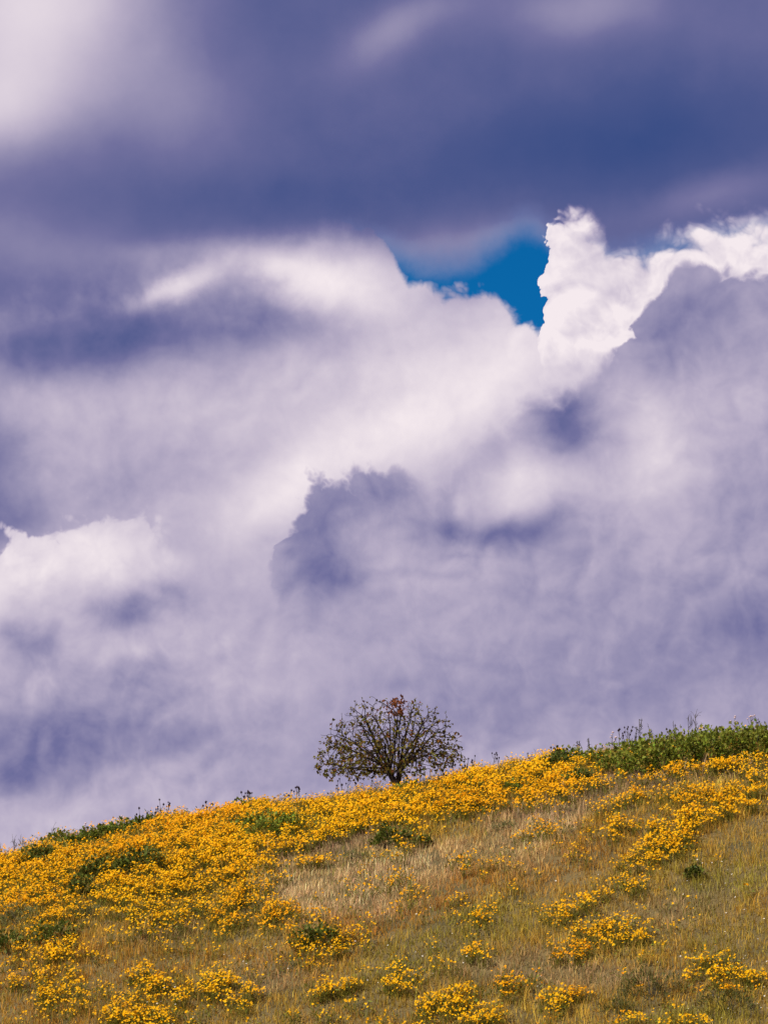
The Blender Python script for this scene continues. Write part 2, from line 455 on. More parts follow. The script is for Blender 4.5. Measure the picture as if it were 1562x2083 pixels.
GRASS_PATCHES = [
 ('tan', -0.59, 63.98, 0.61, 0.05, 0.03, -0.71, 1),
 ('tan', -1.37, 64.02, 1.14, 0.03, -0.25, -0.66, 0.9),
 ('tan', 0.97, 64.56, 0.74, 0.06, 0.29, -1.22, 0.7),
 ('tan', 2.75, 64.81, 0.93, 0.05, 0.35, -1.21, 0.8),
 ('tan', 2.61, 63.8, 1.14, -0.05, -0.52, -1.31, 0.5),
 ('tan', -1.79, 65.23, 1.7, 0.15, 0.1, -1.41, 0.6),
 ('purple', -0.82, 66.29, 0.91, 0.09, 0.51, -1.38, 0.8),
 ('purple', 4.92, 67.24, 0.7, -0.03, -0.05, -1.23, 1),
 ('purple', 3.42, 66.25, 0.67, 0.01, 0.23, -1.11, 0.8),
 ('purple', 7.15, 67.01, 1.09, -0.09, 0.05, -1.99, 1),
 ('purple', -2.03, 66.35, 2.48, 0.08, -0.64, -1.27, 0.8),
 ('purple', 2.49, 59.03, 1.03, -0.01, -0.26, -1.72, 0.6),
 ('purple', 5.21, 60.33, 1, -0.01, 0.08, -1.62, 0.5),
 ('purple', 3.69, 58.23, 0.71, -0.05, -0.68, -2.12, 0.7),
 ('purple', -2.55, 60.06, 1.01, 0.09, -0.36, -1.99, 0.5),
 ('purple', -2.01, 60.05, 1.38, 0.05, -0.87, -2.5, 0.4),
 ('purple', -4.11, 62.89, 1.5, 0.21, 0.42, -1.69, 0.5),
 ('red', 0.75, 62.46, 0.62, 0.08, 0.41, -0.92, 1),
 ('red', 1.71, 62.91, 0.88, 0.04, 0.01, -1.05, 0.9),
 ('red', -0.57, 62.09, 0.98, 0.08, 0.05, -1.11, 1),
 ('red', -1.3, 61.06, 1.35, 0.03, -0.39, -1.2, 0.8),
 ('red', 3.56, 63.4, 0.95, 0.01, 0.07, -1.02, 0.7),
 ('red', 2.93, 62.49, 1.18, 0.03, 0.05, -1.08, 0.6),
 ('red', -2.03, 60.66, 0.91, 0.03, -0.43, -1.22, 0.7),
 ('red', -6.83, 62.58, 0.78, 0.14, -0.15, -0.85, 0.6),
 ('red', -4.47, 61.42, 0.6, 0.09, 0.15, -1.56, 0.5),
 ('red', -6.16, 59.96, 0.61, 0.07, -0.74, -1.66, 0.5),
 ('green', 1.1, 61.2, 0.64, 0.06, 0.28, -1.3, 0.9),
 ('green', 2.05, 61.63, 0.9, 0.07, 0.35, -1.5, 0.8),
 ('green', 6.49, 61.14, 0.89, -0, 0.33, -1.04, 1),
 ('green', 5.66, 62.12, 1.75, 0.09, 0.81, -1.76, 0.7),
 ('green', 0.72, 59.92, 0.7, 0.02, -0.33, -1.66, 0.8),
 ('green', 2.1, 60.55, 0.92, 0.04, 0.03, -1.61, 0.7),
 ('green', -0.37, 58.95, 0.94, 0.01, -0.59, -1.73, 0.6),
 ('green', 5.42, 56.21, 0.84, -0.09, -0.59, -1.84, 0.9),
 ('green', 4.3, 60.43, 0.79, 0, 0.09, -2.42, 0.5),
 ('green', -3.41, 62.28, 0.97, 0.16, 0.45, -1.39, 0.6),
 ('green', -6.54, 60.14, 0.92, 0.11, -1.21, -2.48, 0.4),
 ('green', -0.8, 65.11, 0.93, 0.07, 0.13, -1.77, 0.3),
 ('green', -4.94, 59.46, 1.11, 0.1, -0.46, -1.7, 0.4),
 ('green', 6.41, 58.89, 1.13, -0.04, 0.12, -1.31, 0.5),
]
BUSHES = [
 (4.11, 70.08, 0.36, 0.36, 'hedge'),
 (4.60, 69.37, 0.36, 0.42, 'hedge'),
 (4.95, 68.35, 0.36, 0.48, 'hedge'),
 (5.38, 67.86, 0.39, 0.64, 'hedge'),
 (5.89, 67.82, 0.39, 0.73, 'hedge'),
 (6.36, 67.87, 0.39, 0.75, 'hedge'),
 (6.83, 67.85, 0.39, 0.75, 'hedge'),
 (7.36, 67.95, 0.39, 0.75, 'hedge'),
 (7.84, 68.02, 0.39, 0.73, 'hedge'),
 (8.35, 67.99, 0.39, 0.75, 'hedge'),
 (5.26, 69.69, 0.36, 0.43, 'hedge'),
 (5.80, 69.81, 0.38, 0.45, 'hedge'),
 (6.34, 69.78, 0.38, 0.45, 'hedge'),
 (6.86, 69.70, 0.38, 0.45, 'hedge'),
 (7.41, 69.80, 0.38, 0.43, 'hedge'),
 (7.94, 69.83, 0.38, 0.43, 'hedge'),
 (8.31, 69.78, 0.38, 0.38, 'hedge'),
 (-7.10, 70.38, 0.28, 0.32, 'crest'),
 (-6.65, 69.28, 0.30, 0.36, 'crest'),
 (-6.30, 69.41, 0.32, 0.36, 'crest'),
 (-5.92, 69.59, 0.32, 0.36, 'crest'),
 (-5.56, 69.80, 0.32, 0.34, 'crest'),
 (-5.22, 70.08, 0.30, 0.30, 'crest'),
 (-4.96, 70.36, 0.24, 0.24, 'crest'),
 (-5.91, 66.34, 0.26, 0.34, 'dark'),
 (-4.90, 66.31, 0.41, 0.34, 'dark'),
 (-5.35, 66.32, 0.26, 0.24, 'dark'),
 (-6.14, 65.50, 0.24, 0.30, 'dark'),
 (-5.82, 64.19, 0.33, 0.25, 'grey'),
 (-6.37, 63.34, 0.39, 0.25, 'dark'),
 (-7.22, 64.56, 0.51, 0.43, 'grey'),
 (-7.36, 63.44, 0.31, 0.25, 'dark'),
 (-7.24, 68.40, 0.36, 0.29, 'dark'),
 (-2.34, 67.44, 0.47, 0.37, 'leafy'),
 (-2.77, 68.45, 0.29, 0.25, 'leafy'),
 (-1.95, 67.87, 0.25, 0.23, 'leafy'),
 (0.57, 70.05, 0.24, 0.17, 'leafy'),
 (0.16, 65.76, 0.34, 0.28, 'dark'),
 (3.93, 69.73, 0.36, 0.28, 'dark'),
 (5.93, 61.57, 0.15, 0.23, 'dark'),
 (4.70, 57.20, 0.58, 0.37, 'olive'),
 (5.94, 56.30, 0.48, 0.26, 'olive'),
 (4.10, 56.76, 0.29, 0.19, 'olive'),
 (-1.22, 61.34, 0.36, 0.28, 'dark'),
 (-3.00, 71.40, 0.28, 0.24, 'leafy'),
 (4.14, 67.97, 0.23, 0.19, 'dark'),
 (2.80, 68.19, 0.25, 0.17, 'leafy'),
 (0.79, 65.48, 0.20, 0.16, 'dark'),
 (-3.70, 65.58, 0.26, 0.16, 'grey'),
 (-0.51, 65.26, 0.24, 0.18, 'grey'),
 (2.48, 65.47, 0.24, 0.18, 'grey'),
]


def patch_field(rows, x, y):
    """Largest strength of the elliptic patches at (x, y), with ragged rims."""
    ye = np.minimum(y, 71.0)
    r = np.zeros_like(x)
    wob = (fbm(x, y, 0.7, 5) - 0.5) * 1.1
    for cx, cy, a, b, c, d, s in rows:
        u = a * (x - cx) + b * (ye - cy)
        v = c * (x - cx) + d * (ye - cy)
        q = np.sqrt(u * u + v * v) + wob
        r = np.maximum(r, s * np.clip((1.45 - q) / 0.8, 0, 1))
    return r


def flower_density(x, y):
    f = patch_field(FLOWER_PATCHES, x, y)
    return np.clip(f * np.clip(0.25 + 1.5 * fbm(x, y, 0.9, 81), 0.3, 1.1) + np.where(x < -1, 0.26, 0.17) * np.clip(fbm(x, y, 1.7, 83) * 3 - 1.15, 0.1, 1), 0, 1)


# ------------------------------------------------------------------ materials
def material(name, color=None, attr=None, rough=0.8, trans=0.0, vary=0.0, scale=30.0):
    m = bpy.data.materials.new(name)
    m.use_nodes = True
    t = m.node_tree
    t.nodes.clear()
    o = t.nodes.new('ShaderNodeOutputMaterial')
    p = t.nodes.new('ShaderNodeBsdfPrincipled')
    p.inputs['Roughness'].default_value = rough
    p.inputs['Specular IOR Level'].default_value = 0.08
    if attr:
        a = t.nodes.new('ShaderNodeAttribute')
        a.attribute_name = attr
        c = a.outputs['Color']
    else:
        a = t.nodes.new('ShaderNodeRGB')
        a.outputs[0].default_value = (*color, 1)
        c = a.outputs[0]
    if vary:
        n = t.nodes.new('ShaderNodeTexNoise')
        n.inputs['Scale'].default_value = scale
        n.inputs['Detail'].default_value = 6
        g = t.nodes.new('ShaderNodeTexCoord')
        t.links.new(g.outputs['Object'], n.inputs['Vector'])
        mr = t.nodes.new('ShaderNodeMapRange')
        t.links.new(n.outputs[0], mr.inputs[0])
        mr.inputs[1].default_value, mr.inputs[2].default_value = 0.25, 0.75
        mr.inputs[3].default_value, mr.inputs[4].default_value = 1 - vary, 1 + vary
        mm = t.nodes.new('ShaderNodeVectorMath')
        mm.operation = 'SCALE'
        t.links.new(c, mm.inputs[0])
        t.links.new(mr.outputs[0], mm.inputs['Scale'])
        c = mm.outputs[0]
    t.links.new(c, p.inputs['Base Color'])
    if trans:
        tr = t.nodes.new('ShaderNodeBsdfTranslucent')
        t.links.new(c, tr.inputs['Color'])
        mx_ = t.nodes.new('ShaderNodeMixShader')
        mx_.inputs[0].default_value = trans
        t.links.new(p.outputs[0], mx_.inputs[1])
        t.links.new(tr.outputs[0], mx_.inputs[2])
        t.links.new(mx_.outputs[0], o.inputs[0])
    else:
        t.links.new(p.outputs[0], o.inputs[0])
    return m


M_GRASS = material('grass_blades', attr='tint', rough=0.7, trans=0.30)
M_PETAL = material('petals', attr='tint', rough=0.6, trans=0.25)
M_LEAF = material('leaves', attr='tint', rough=0.5, trans=0.30)
M_BARK = material('bark', color=(0.030, 0.022, 0.020), rough=0.9, vary=0.35, scale=25)
M_TREELEAF = material('tree_leaves', attr='tint', rough=0.55, trans=0.35)
M_SEED = material('seed_heads', color=(0.035, 0.022, 0.03), rough=0.9, vary=0.3, scale=60)
M_WEED = material('weed_stems', color=(0.07, 0.06, 0.045), rough=0.9, vary=0.3, scale=60)
M_PALE = material('pale_umbels', color=(0.75, 0.55, 0.50), rough=0.7, vary=0.2, scale=60)

# soil and thatch under the plants
M_SOIL = bpy.data.materials.new('hill_soil')
M_SOIL.use_nodes = True
t = M_SOIL.node_tree
p = t.nodes['Principled BSDF']
p.inputs['Roughness'].default_value = 0.95
g = t.nodes.new('ShaderNodeTexCoord')
n1 = t.nodes.new('ShaderNodeTexNoise')
n1.inputs['Scale'].default_value = 0.9
n1.inputs['Detail'].default_value = 10
n1.inputs['Roughness'].default_value = 0.7
t.links.new(g.outputs['Object'], n1.inputs['Vector'])
r_ = t.nodes.new('ShaderNodeValToRGB')
r_.color_ramp.elements[0].position = 0.3
r_.color_ramp.elements[0].color = (0.05, 0.042, 0.012, 1)
r_.color_ramp.elements[1].position = 0.7
r_.color_ramp.elements[1].color = (0.16, 0.11, 0.035, 1)
t.links.new(n1.outputs[0], r_.inputs[0])
t.links.new(r_.outputs[0], p.inputs['Base Color'])
b_ = t.nodes.new('ShaderNodeBump')
b_.inputs['Strength'].default_value = 0.8
b_.inputs['Distance'].default_value = 0.05
n2 = t.nodes.new('ShaderNodeTexNoise')
n2.inputs['Scale'].default_value = 14
n2.inputs['Detail'].default_value = 8
t.links.new(g.outputs['Object'], n2.inputs['Vector'])
t.links.new(n2.outputs[0], b_.inputs['Height'])
t.links.new(b_.outputs[0], p.inputs['Normal'])


# ------------------------------------------------------------------ mesh helpers
def make_mesh(name, verts, tris, tint=None, mat=None, smooth=False):
    me = bpy.data.meshes.new(name)
    verts = np.ascontiguousarray(verts, np.float32)
    tris = np.ascontiguousarray(tris, np.int32)
    n = len(tris)
    me.vertices.add(len(verts))
    me.vertices.foreach_set('co', verts.ravel())
    me.loops.add(n * 3)
    me.loops.foreach_set('vertex_index', tris.ravel())
    me.polygons.add(n)
    me.polygons.foreach_set('loop_start', np.arange(0, n * 3, 3, dtype=np.int32))
    me.polygons.foreach_set('loop_total', np.full(n, 3, np.int32))
    if smooth:
        me.polygons.foreach_set('use_smooth', np.ones(n, bool))
    me.update(calc_edges=True)
    if tint is not None:
        a = me.attributes.new('tint', 'FLOAT_COLOR', 'POINT')
        a.data.foreach_set('color', np.ascontiguousarray(np.c_[tint, np.ones(len(tint))], np.float32).ravel())
    if mat:
        me.materials.append(mat)
    return me


def link(name, me, parent=None, **props):
    o = bpy.data.objects.new(name, me)
    col.objects.link(o)
    if parent:
        o.parent = parent
    for k, v in props.items():
        o[k] = v
    return o


def empty(name, loc, **props):
    o = link(name, None, **props)
    o.empty_display_size = 0.1
    o.location = loc
    return o


def unit(v):
    return v / np.maximum(np.linalg.norm(v, axis=-1, keepdims=True), 1e-9)


def blades(base, h, w, lean, yaw, tint, tip=1.0):
    """Bent grass blades: 5 vertices, 3 triangles each."""
    n = len(base)
    side = np.c_[np.cos(yaw), np.sin(yaw), np.zeros(n)] * (w / 2)[:, None]
    up = np.array([0, 0, 1.0])
    mid = base + up * (h * 0.58)[:, None] + np.c_[lean * 0.30, np.zeros(n)] * h[:, None]
    top = base + up * (h * (1 - 0.25 * np.hypot(*lean.T) ** 2))[:, None] + np.c_[lean, np.zeros(n)] * h[:, None]
    v = np.stack([base - side, base + side, mid - side * 0.8, mid + side * 0.8, top], 1).reshape(-1, 3)
    k = np.arange(n)[:, None] * 5
    f = np.concatenate([k + [0, 1, 3], k + [0, 3, 2], k + [2, 3, 4]], 1).reshape(-1, 3)
    c = np.repeat(tint[:, None, :], 5, 1)
    c[:, 4] *= tip
    return v, f, c.reshape(-1, 3)


def leaves(base, d, nrm, ln, wd, tint):
    """Folded leaf blades: 5 vertices, 4 triangles each."""
    d = unit(d)
    s = unit(np.cross(d, nrm))
    u = np.cross(s, d)
    m = base + d * (ln * 0.45)[:, None]
    lf = m + s * (wd / 2)[:, None] + u * (wd * 0.18)[:, None]
    rt = m - s * (wd / 2)[:, None] + u * (wd * 0.18)[:, None]
    tp = base + d * ln[:, None] - u * (ln * 0.12)[:, None]
    v = np.stack([base, lf, tp, rt, m], 1).reshape(-1, 3)
    k = np.arange(len(base))[:, None] * 5
    f = np.concatenate([k + [0, 1, 4], k + [1, 2, 4], k + [2, 3, 4], k + [3, 0, 4]], 1).reshape(-1, 3)
    return v, f, np.repeat(tint, 5, 0)


def blooms(c, nrm, r, tint, eye):
    """Daisy heads: a cupped ring of five petals round a darker eye."""
    n = len(c)
    P = 10
    a = unit(np.cross(nrm, unit(rng.normal(size=(n, 3)))))
    b = np.cross(nrm, a)
    th = np.arange(P) * 2 * np.pi / P
    rr = np.where(np.arange(P) % 2 == 0, 1.0, 0.66)
    ring = c[:, None] + (a[:, None] * (np.cos(th) * rr)[None, :, None] + b[:, None] * (np.sin(th) * rr)[None, :, None]) * r[:, None, None] + nrm[:, None] * (r * 0.25)[:, None, None]
    v = np.concatenate([c[:, None], ring], 1).reshape(-1, 3)
    k = np.arange(n)[:, None, None] * (P + 1)
    i = np.arange(P)
    f = (k + np.stack([np.zeros(P, int), 1 + i, 1 + (i + 1) % P], 1)[None]).reshape(-1, 3)
    col_ = np.concatenate([eye[:, None], np.repeat(tint[:, None], P, 1)], 1).reshape(-1, 3)
    return v, f, col_


def tubes(segs, sides=5):
    """Tapered tubes along polylines: list of (points (n,3), radii (n,))."""
    V, Fc, o = [], [], 0
    for pts, rad in segs:
        pts = np.asarray(pts, float)
        n = len(pts)
        tg = unit(np.gradient(pts, axis=0))
        ref = np.array([0.31, 0.87, 0.38])
        a = unit(np.cross(tg, ref))
        b = np.cross(tg, a)
        th = np.arange(sides) * 2 * np.pi / sides
        ring = pts[:, None] + (a[:, None] * np.cos(th)[None, :, None] + b[:, None] * np.sin(th)[None, :, None]) * np.asarray(rad)[:, None, None]
        V.append(ring.reshape(-1, 3))
        for i in range(n - 1):
            for j in range(sides):
                j2 = (j + 1) % sides
                p0, p1, p2, p3 = o + i * sides + j, o + i * sides + j2, o + (i + 1) * sides + j2, o + (i + 1) * sides + j
                Fc += [(p0, p1, p2), (p0, p2, p3)]
        V.append(pts[-1:])
        for j in range(sides):
            Fc.append((o + (n - 1) * sides + j, o + (n - 1) * sides + (j + 1) % sides, o + n * sides))
        o += n * sides + 1
    return np.concatenate(V), np.array(Fc)


class Join:
    def __init__(self):
        self.v, self.f, self.c, self.n = [], [], [], 0

    def add(self, v, f, c):
        self.v.append(v)
        self.f.append(f + self.n)
        self.c.append(c)
        self.n += len(v)

    def mesh(self, name, mat):
        return make_mesh(name, np.concatenate(self.v), np.concatenate(self.f), np.concatenate(self.c), mat)


# ------------------------------------------------------------------ ground sheet
gx = np.unique(np.concatenate([np.linspace(-400, -60, 18), np.linspace(-60, -16, 45), np.linspace(-16, 16, 161), np.linspace(16, 60, 45), np.linspace(60, 400, 18)]))
gy = np.unique(np.concatenate([np.linspace(-200, 50, 60), np.linspace(50, 80, 151), np.linspace(80, 130, 51), np.linspace(130, 900, 30)]))
GX, GY = np.meshgrid(gx, gy)
GZ = terrain(GX, GY) + (fbm(GX, GY, 1.6, 40) - 0.5) * 0.10
nx, ny = len(gx), len(gy)
i, j = np.meshgrid(np.arange(nx - 1), np.arange(ny - 1))
q = (j * nx + i).ravel()
tri = np.concatenate([np.c_[q, q + 1, q + nx + 1], np.c_[q, q + nx + 1, q + nx]])
link('ground', make_mesh('ground', np.c_[GX.ravel(), GY.ravel(), GZ.ravel()], tri, mat=M_SOIL, smooth=True), kind='structure',
     label='sloping brown soil of the hillside under grass and flowers', category='hillside')


def gz(x, y):
    return terrain(x, y) + (fbm(x, y, 1.6, 40) - 0.5) * 0.10


# ------------------------------------------------------------------ grass over the slope
X0, X1, Y0, Y1 = -12.5, 12.5, 53.0, 76.5


def scatter(n):
    return rng.uniform(X0, X1, n), rng.uniform(Y0, Y1, n)


TONES = {'base': (0.54, 0.34, 0.055), 'tan': (0.80, 0.56, 0.29), 'purple': (0.46, 0.32, 0.19), 'red': (0.54, 0.27, 0.05), 'green': (0.36, 0.295, 0.045)}


def grass_tint(x, y):
    c = np.repeat(np.array(TONES['base'])[None], len(x), 0)
    c = c * (1 + (fbm(x, y, 2.2, 60) - 0.5)[:, None] * np.array([0.3, 0.6, 0.9]))
    for kind in ('green', 'red', 'purple', 'tan'):
        w = patch_field([r[1:] for r in GRASS_PATCHES if r[0] == kind], x, y)
        w = np.clip(w * (0.55 + 0.9 * fbm(x, y, 0.5, 70 + len(kind))), 0, 1)
        c = c * (1 - w)[:, None] + np.array(TONES[kind]) * w[:, None]
    return c


def grass_object(name, n_tufts, per, hmin, hmax, spread, label, category, colour, keep=None, wide=1.0):
    x, y = scatter(n_tufts)
    if keep is not None:
        k = keep(x, y)
        x, y = x[k], y[k]
    n = len(x)
    hh = rng.uniform(hmin, hmax, n) * (0.7 + 0.6 * fbm(x, y, 1.3, 21))
    tint = colour(x, y) * rng.uniform(0.6, 1.4, (n, 1))
    bx = np.repeat(x, per) + rng.normal(0, spread, n * per)
    by = np.repeat(y, per) + rng.normal(0, spread, n * per)
    h = np.repeat(hh, per) * rng.uniform(0.55, 1.15, n * per)
    lean = rng.normal(0, 0.28, (n * per, 2))
    w = rng.uniform(0.006, 0.013, n * per) * wide
    c = np.repeat(tint, per, 0) * rng.uniform(0.7, 1.3, (n * per, 1)) * (1 + rng.normal(0, 0.06, (n * per, 3)))
    v, f, cc = blades(np.c_[bx, by, gz(bx, by) - 0.02], h, w, lean, rng.uniform(0, 6.28, n * per), np.clip(c, 0.005, 0.9), 1.1)
    link(name, make_mesh(name, v, f, cc, M_GRASS), kind='stuff', label=label, category=category)


grass_object('dry_grass', 27000, 9, 0.11, 0.27, 0.09, 'tan, brown and olive dry grass covering the whole slope', 'grass', grass_tint)
grass_object('short_grass', 32000, 5, 0.05, 0.11, 0.08, 'short matted brown and olive grass close to the ground everywhere on the slope', 'grass', lambda x, y: grass_tint(x, y) * 0.8, wide=2.1)
grass_object('tall_dry_grass', 2600, 14, 0.26, 0.46, 0.06, 'pale taller dry grass stalks standing among the short grass', 'grass',
             lambda x, y: grass_tint(x, y) * 1.15, lambda x, y: (fbm(x, y, 1.1, 33) > 0.5) & (y < 70.5))
grass_object('green_grass', 4500, 10, 0.10, 0.24, 0.10, 'olive green grass growing between the dry grass', 'grass',
             lambda x, y: np.repeat(np.array([[0.22, 0.195, 0.032]]), len(x), 0) * (0.8 + 0.5 * fbm(x, y, 1.0, 44))[:, None], lambda x, y: fbm(x, y, 1.8, 55) > 0.46)


# ------------------------------------------------------------------ yellow flowering plants
YEL, ORA, LGR = np.array([0.94, 0.58, 0.005]), np.array([0.90, 0.40, 0.003]), np.array([0.17, 0.165, 0.025])


def flower_parts(cx, cy, cz, heads, rad, hgt, tone, leafn):
    """Blooms and foliage for plants at the given bases (arrays of one entry per plant)."""
    hn = np.repeat(np.arange(len(cx)), heads)
    m = len(hn)
    rr, th = np.sqrt(rng.random(m)) * rad[hn], rng.uniform(0, 6.28, m)
    px, py = cx[hn] + rr * np.cos(th), cy[hn] + rr * np.sin(th)
    hz = hgt[hn] * (1.05 - 0.35 * (rr / rad[hn]) ** 2) * rng.uniform(0.8, 1.12, m)
    c = np.c_[px, py, cz[hn] + hz]
    nrm = unit(np.array([to_sun.x * 0.5, to_sun.y * 0.5 - 0.25, 0.8]) + rng.normal(0, 0.42, (m, 3)))
    mixf = np.clip(tone[hn] + rng.normal(0, 0.18, m), 0, 1)[:, None]
    tint = (YEL * (1 - mixf) + ORA * mixf) * rng.uniform(0.7, 1.08, (m, 1))
    bl = blooms(c, nrm, rng.uniform(0.014, 0.030, m), np.clip(tint, 0, 0.95), tint * [0.92, 0.62, 0.5])
    # stems up to the blooms, feathery leaves below
    sb = np.c_[cx[hn] + rr * np.cos(th) * 0.35, cy[hn] + rr * np.sin(th) * 0.35, cz[hn] - 0.02]
    d = c - sb
    st = blades(sb, d[:, 2] - 0.004, np.full(m, 0.007), d[:, :2] / d[:, 2:3], rng.uniform(0, 6.28, m), LGR * rng.uniform(0.7, 1.4, (m, 1)))
    ln = np.repeat(np.arange(len(cx)), leafn)
    q = len(ln)
    r2, t2 = np.sqrt(rng.random(q)) * rad[ln] * 1.05, rng.uniform(0, 6.28, q)
    lb = np.c_[cx[ln] + r2 * np.cos(t2), cy[ln] + r2 * np.sin(t2), cz[ln] + hgt[ln] * rng.uniform(0.05, 0.85, q)]
    dd = np.c_[np.cos(t2) * 0.7, np.sin(t2) * 0.7, rng.uniform(-0.1, 1.0, q)] + rng.normal(0, 0.35, (q, 3))
    lf = leaves(lb, dd, rng.normal(0, 0.5, (q, 3)) + [0, 0, 1], rng.uniform(0.05, 0.11, q), rng.uniform(0.012, 0.028, q), LGR * rng.uniform(0.6, 1.5, (q, 1)) * (1 + rng.normal(0, 0.08, (q, 3))))
    return bl, st, lf


x, y = scatter(26000)
dens = flower_density(x, y)
clump = 0.35 + 1.3 * fbm(x, y, 0.6, 91)
keep = rng.random(len(x)) < dens ** 1.2 * np.clip(clump, 0.2, 1.1)
for (bx, by, hw, hh, kind) in BUSHES:
    keep &= ~((np.abs(x - bx) < hw * 0.95) & (y > by - 0.35 - hw * 0.4) & (y < by + hw * 0.9)) | (rng.random(len(x)) < (0.10 if kind == 'hedge' else 0.28))
keep &= ~((np.abs(x - 0.27) < 0.28) & (y > 70.2) & (y < 71.7) & (rng.random(len(x)) < 0.75))
x, y, dens = x[keep], y[keep], dens[keep]
tone = np.clip(0.30 + 0.9 * (fbm(x, y, 2.5, 95) - 0.5) + 0.45 * (x < -3) * np.clip((y - 66.5) / 4, 0, 1), 0, 1)
order = np.argsort(y)
x, y, dens, tone = x[order], y[order], dens[order], tone[order]
# plants inside the view's lower edge count as individuals, the rest is one mass
vis = np.abs(x) < y * 0.1193 + 0.1
hz0 = gz(x, y) + 0.3
elev = np.arctan2(hz0, y)
in_view = vis & (elev > PITCH - math.atan(1041.5 / 6545) - 0.002)
near_idx = np.nonzero(in_view)[0][:290]
is_near = np.zeros(len(x), bool)
is_near[near_idx] = True
far_i = np.nonzero(~is_near)[0]
fx, fy, fd = x[far_i], y[far_i], dens[far_i]
bl, st, lf = flower_parts(fx, fy, gz(fx, fy), (5 + 17 * fd * rng.uniform(0.6, 1.2, len(fx))).astype(int), rng.uniform(0.10, 0.22, len(fx)), rng.uniform(0.20, 0.36, len(fx)), tone[far_i], np.full(len(fx), 18))
link('flower_blooms', make_mesh('flower_blooms', *bl, M_PETAL), kind='stuff', label='mass of yellow and orange daisy blooms drifting over the hill', category='flowers')
J = Join()
J.add(*st)
J.add(*lf)
link('flower_foliage', J.mesh('flower_foliage', M_LEAF), kind='stuff', label='green stems and feathery leaves under the yellow flower drifts', category='foliage')

proto = []
for k in range(16):
    full, orange = k % 2, (k // 2) % 2
    nh = int(rng.integers(13, 22)) if full else int(rng.integers(5, 10))
    bl, st, lf = flower_parts(np.zeros(1), np.zeros(1), np.zeros(1), np.array([nh]), np.array([rng.uniform(0.10, 0.20)]), np.array([rng.uniform(0.2, 0.34)]), np.array([0.65 if orange else 0.1]), np.array([30]))
    J = Join()
    J.add(*st)
    J.add(*lf)
    proto.append((make_mesh('blooms', *bl, M_PETAL), J.mesh('foliage', M_LEAF), full, orange))
AROUND = {'base': 'mixed brown grass', 'tan': 'pale straw grass', 'purple': 'greyish purple-brown grass', 'red': 'rusty brown grass', 'green': 'olive green grass'}
for k in near_idx:
    px, py = float(x[k]), float(y[k])
    cand = [c for c in range(16) if proto[c][2] == int(dens[k] > 0.45) and proto[c][3] == int(tone[k] > 0.42)]
    a, b, full, orange = proto[cand[int(rng.integers(len(cand)))]]
    best, bw = 'base', 0.35
    for kind in ('green', 'red', 'purple', 'tan'):
        w = float(patch_field([r[1:] for r in GRASS_PATCHES if r[0] == kind], np.array([px]), np.array([py]))[0])
        if w > bw:
            best, bw = kind, w
    text = ('bushy plant crowded with ' if full else 'slight plant with a few ') + ('orange-yellow' if orange else 'bright yellow') + ' daisy blooms in ' + AROUND[best] + ' low down'
    o = empty('flower_plant', (px, py, float(gz(px, py))), category='flower plant', label=text,
              group=('full ' if full else 'slight ') + ('orange' if orange else 'yellow') + ' flower plants in ' + AROUND[best])
    o.rotation_euler.z = rng.uniform(-0.6, 0.6)
    s = rng.uniform(0.85, 1.15)
    o.scale = (s, s, s)
    link('blooms', a, o, kind='stuff')
    link('foliage', b, o, kind='stuff')

# tiny white flowers sprinkled over the lower slope
wx, wy = rng.uniform(-6, 8, 420), rng.uniform(55, 62, 420)
k = fbm(wx, wy, 1.0, 123) > 0.56
wx, wy = wx[k], wy[k]
wc = np.c_[wx, wy, gz(wx, wy) + rng.uniform(0.16, 0.28, len(wx))]
v, f, c = blooms(wc, unit(rng.normal(0, 0.3, (len(wx), 3)) + [-0.3, -0.4, 0.8]), rng.uniform(0.010, 0.02, len(wx)), np.full((len(wx), 3), 0.75), np.repeat([[0.7, 0.6, 0.3]], len(wx), 0))
link('white_blooms', make_mesh('white_blooms', v, f, c, M_PETAL), kind='stuff', label='tiny white blooms sprinkled through the lower grass', category='flowers')

# ------------------------------------------------------------------ leafy green bushes
BUSH_TINT = {'hedge': (0.155, 0.175, 0.022), 'crest': (0.125, 0.15, 0.02), 'dark': (0.095, 0.11, 0.018), 'grey': (0.15, 0.15, 0.055), 'leafy': (0.145, 0.175, 0.022), 'olive': (0.085, 0.085, 0.02)}
BUSH_TEXT = {'hedge': ('broad-leaved green bush in the long hedge-like thicket along the crest', 'bushes of the thicket on the crest'),
             'crest': ('low dark green bush in the short row along the crest, downhill of the tree', 'row of low bushes on the crest'),
             'dark': ('dark green leafy weed clump poking through the yellow flowers', 'dark green clumps among the flowers'),
             'grey': ('grey-green feathery clump in the dry grass and flowers', 'grey-green clumps in the grass'),
             'leafy': ('fresh green leafy clump just below the crest line among dense yellow flowers', 'fresh green clumps below the crest'),
             'olive': ('olive dark bush at the foot of the slope beside orange-yellow flowers', 'olive bushes at the foot of the slope')}
ORD = ['first', 'second', 'third', 'fourth', 'fifth', 'sixth', 'seventh', 'eighth', 'ninth', 'tenth']
BUSH_LABELS = ['broad-leaved green bush, %s in the front row of the crest thicket counting from the tree' % o for o in ORD]
BUSH_LABELS += ['broad-leaved green bush, %s in the back row of the crest thicket counting from the tree' % o for o in ORD[:7]]
BUSH_LABELS += ['low dark green bush, %s from the tree in the short row on the crest' % o for o in ORD[6::-1]]
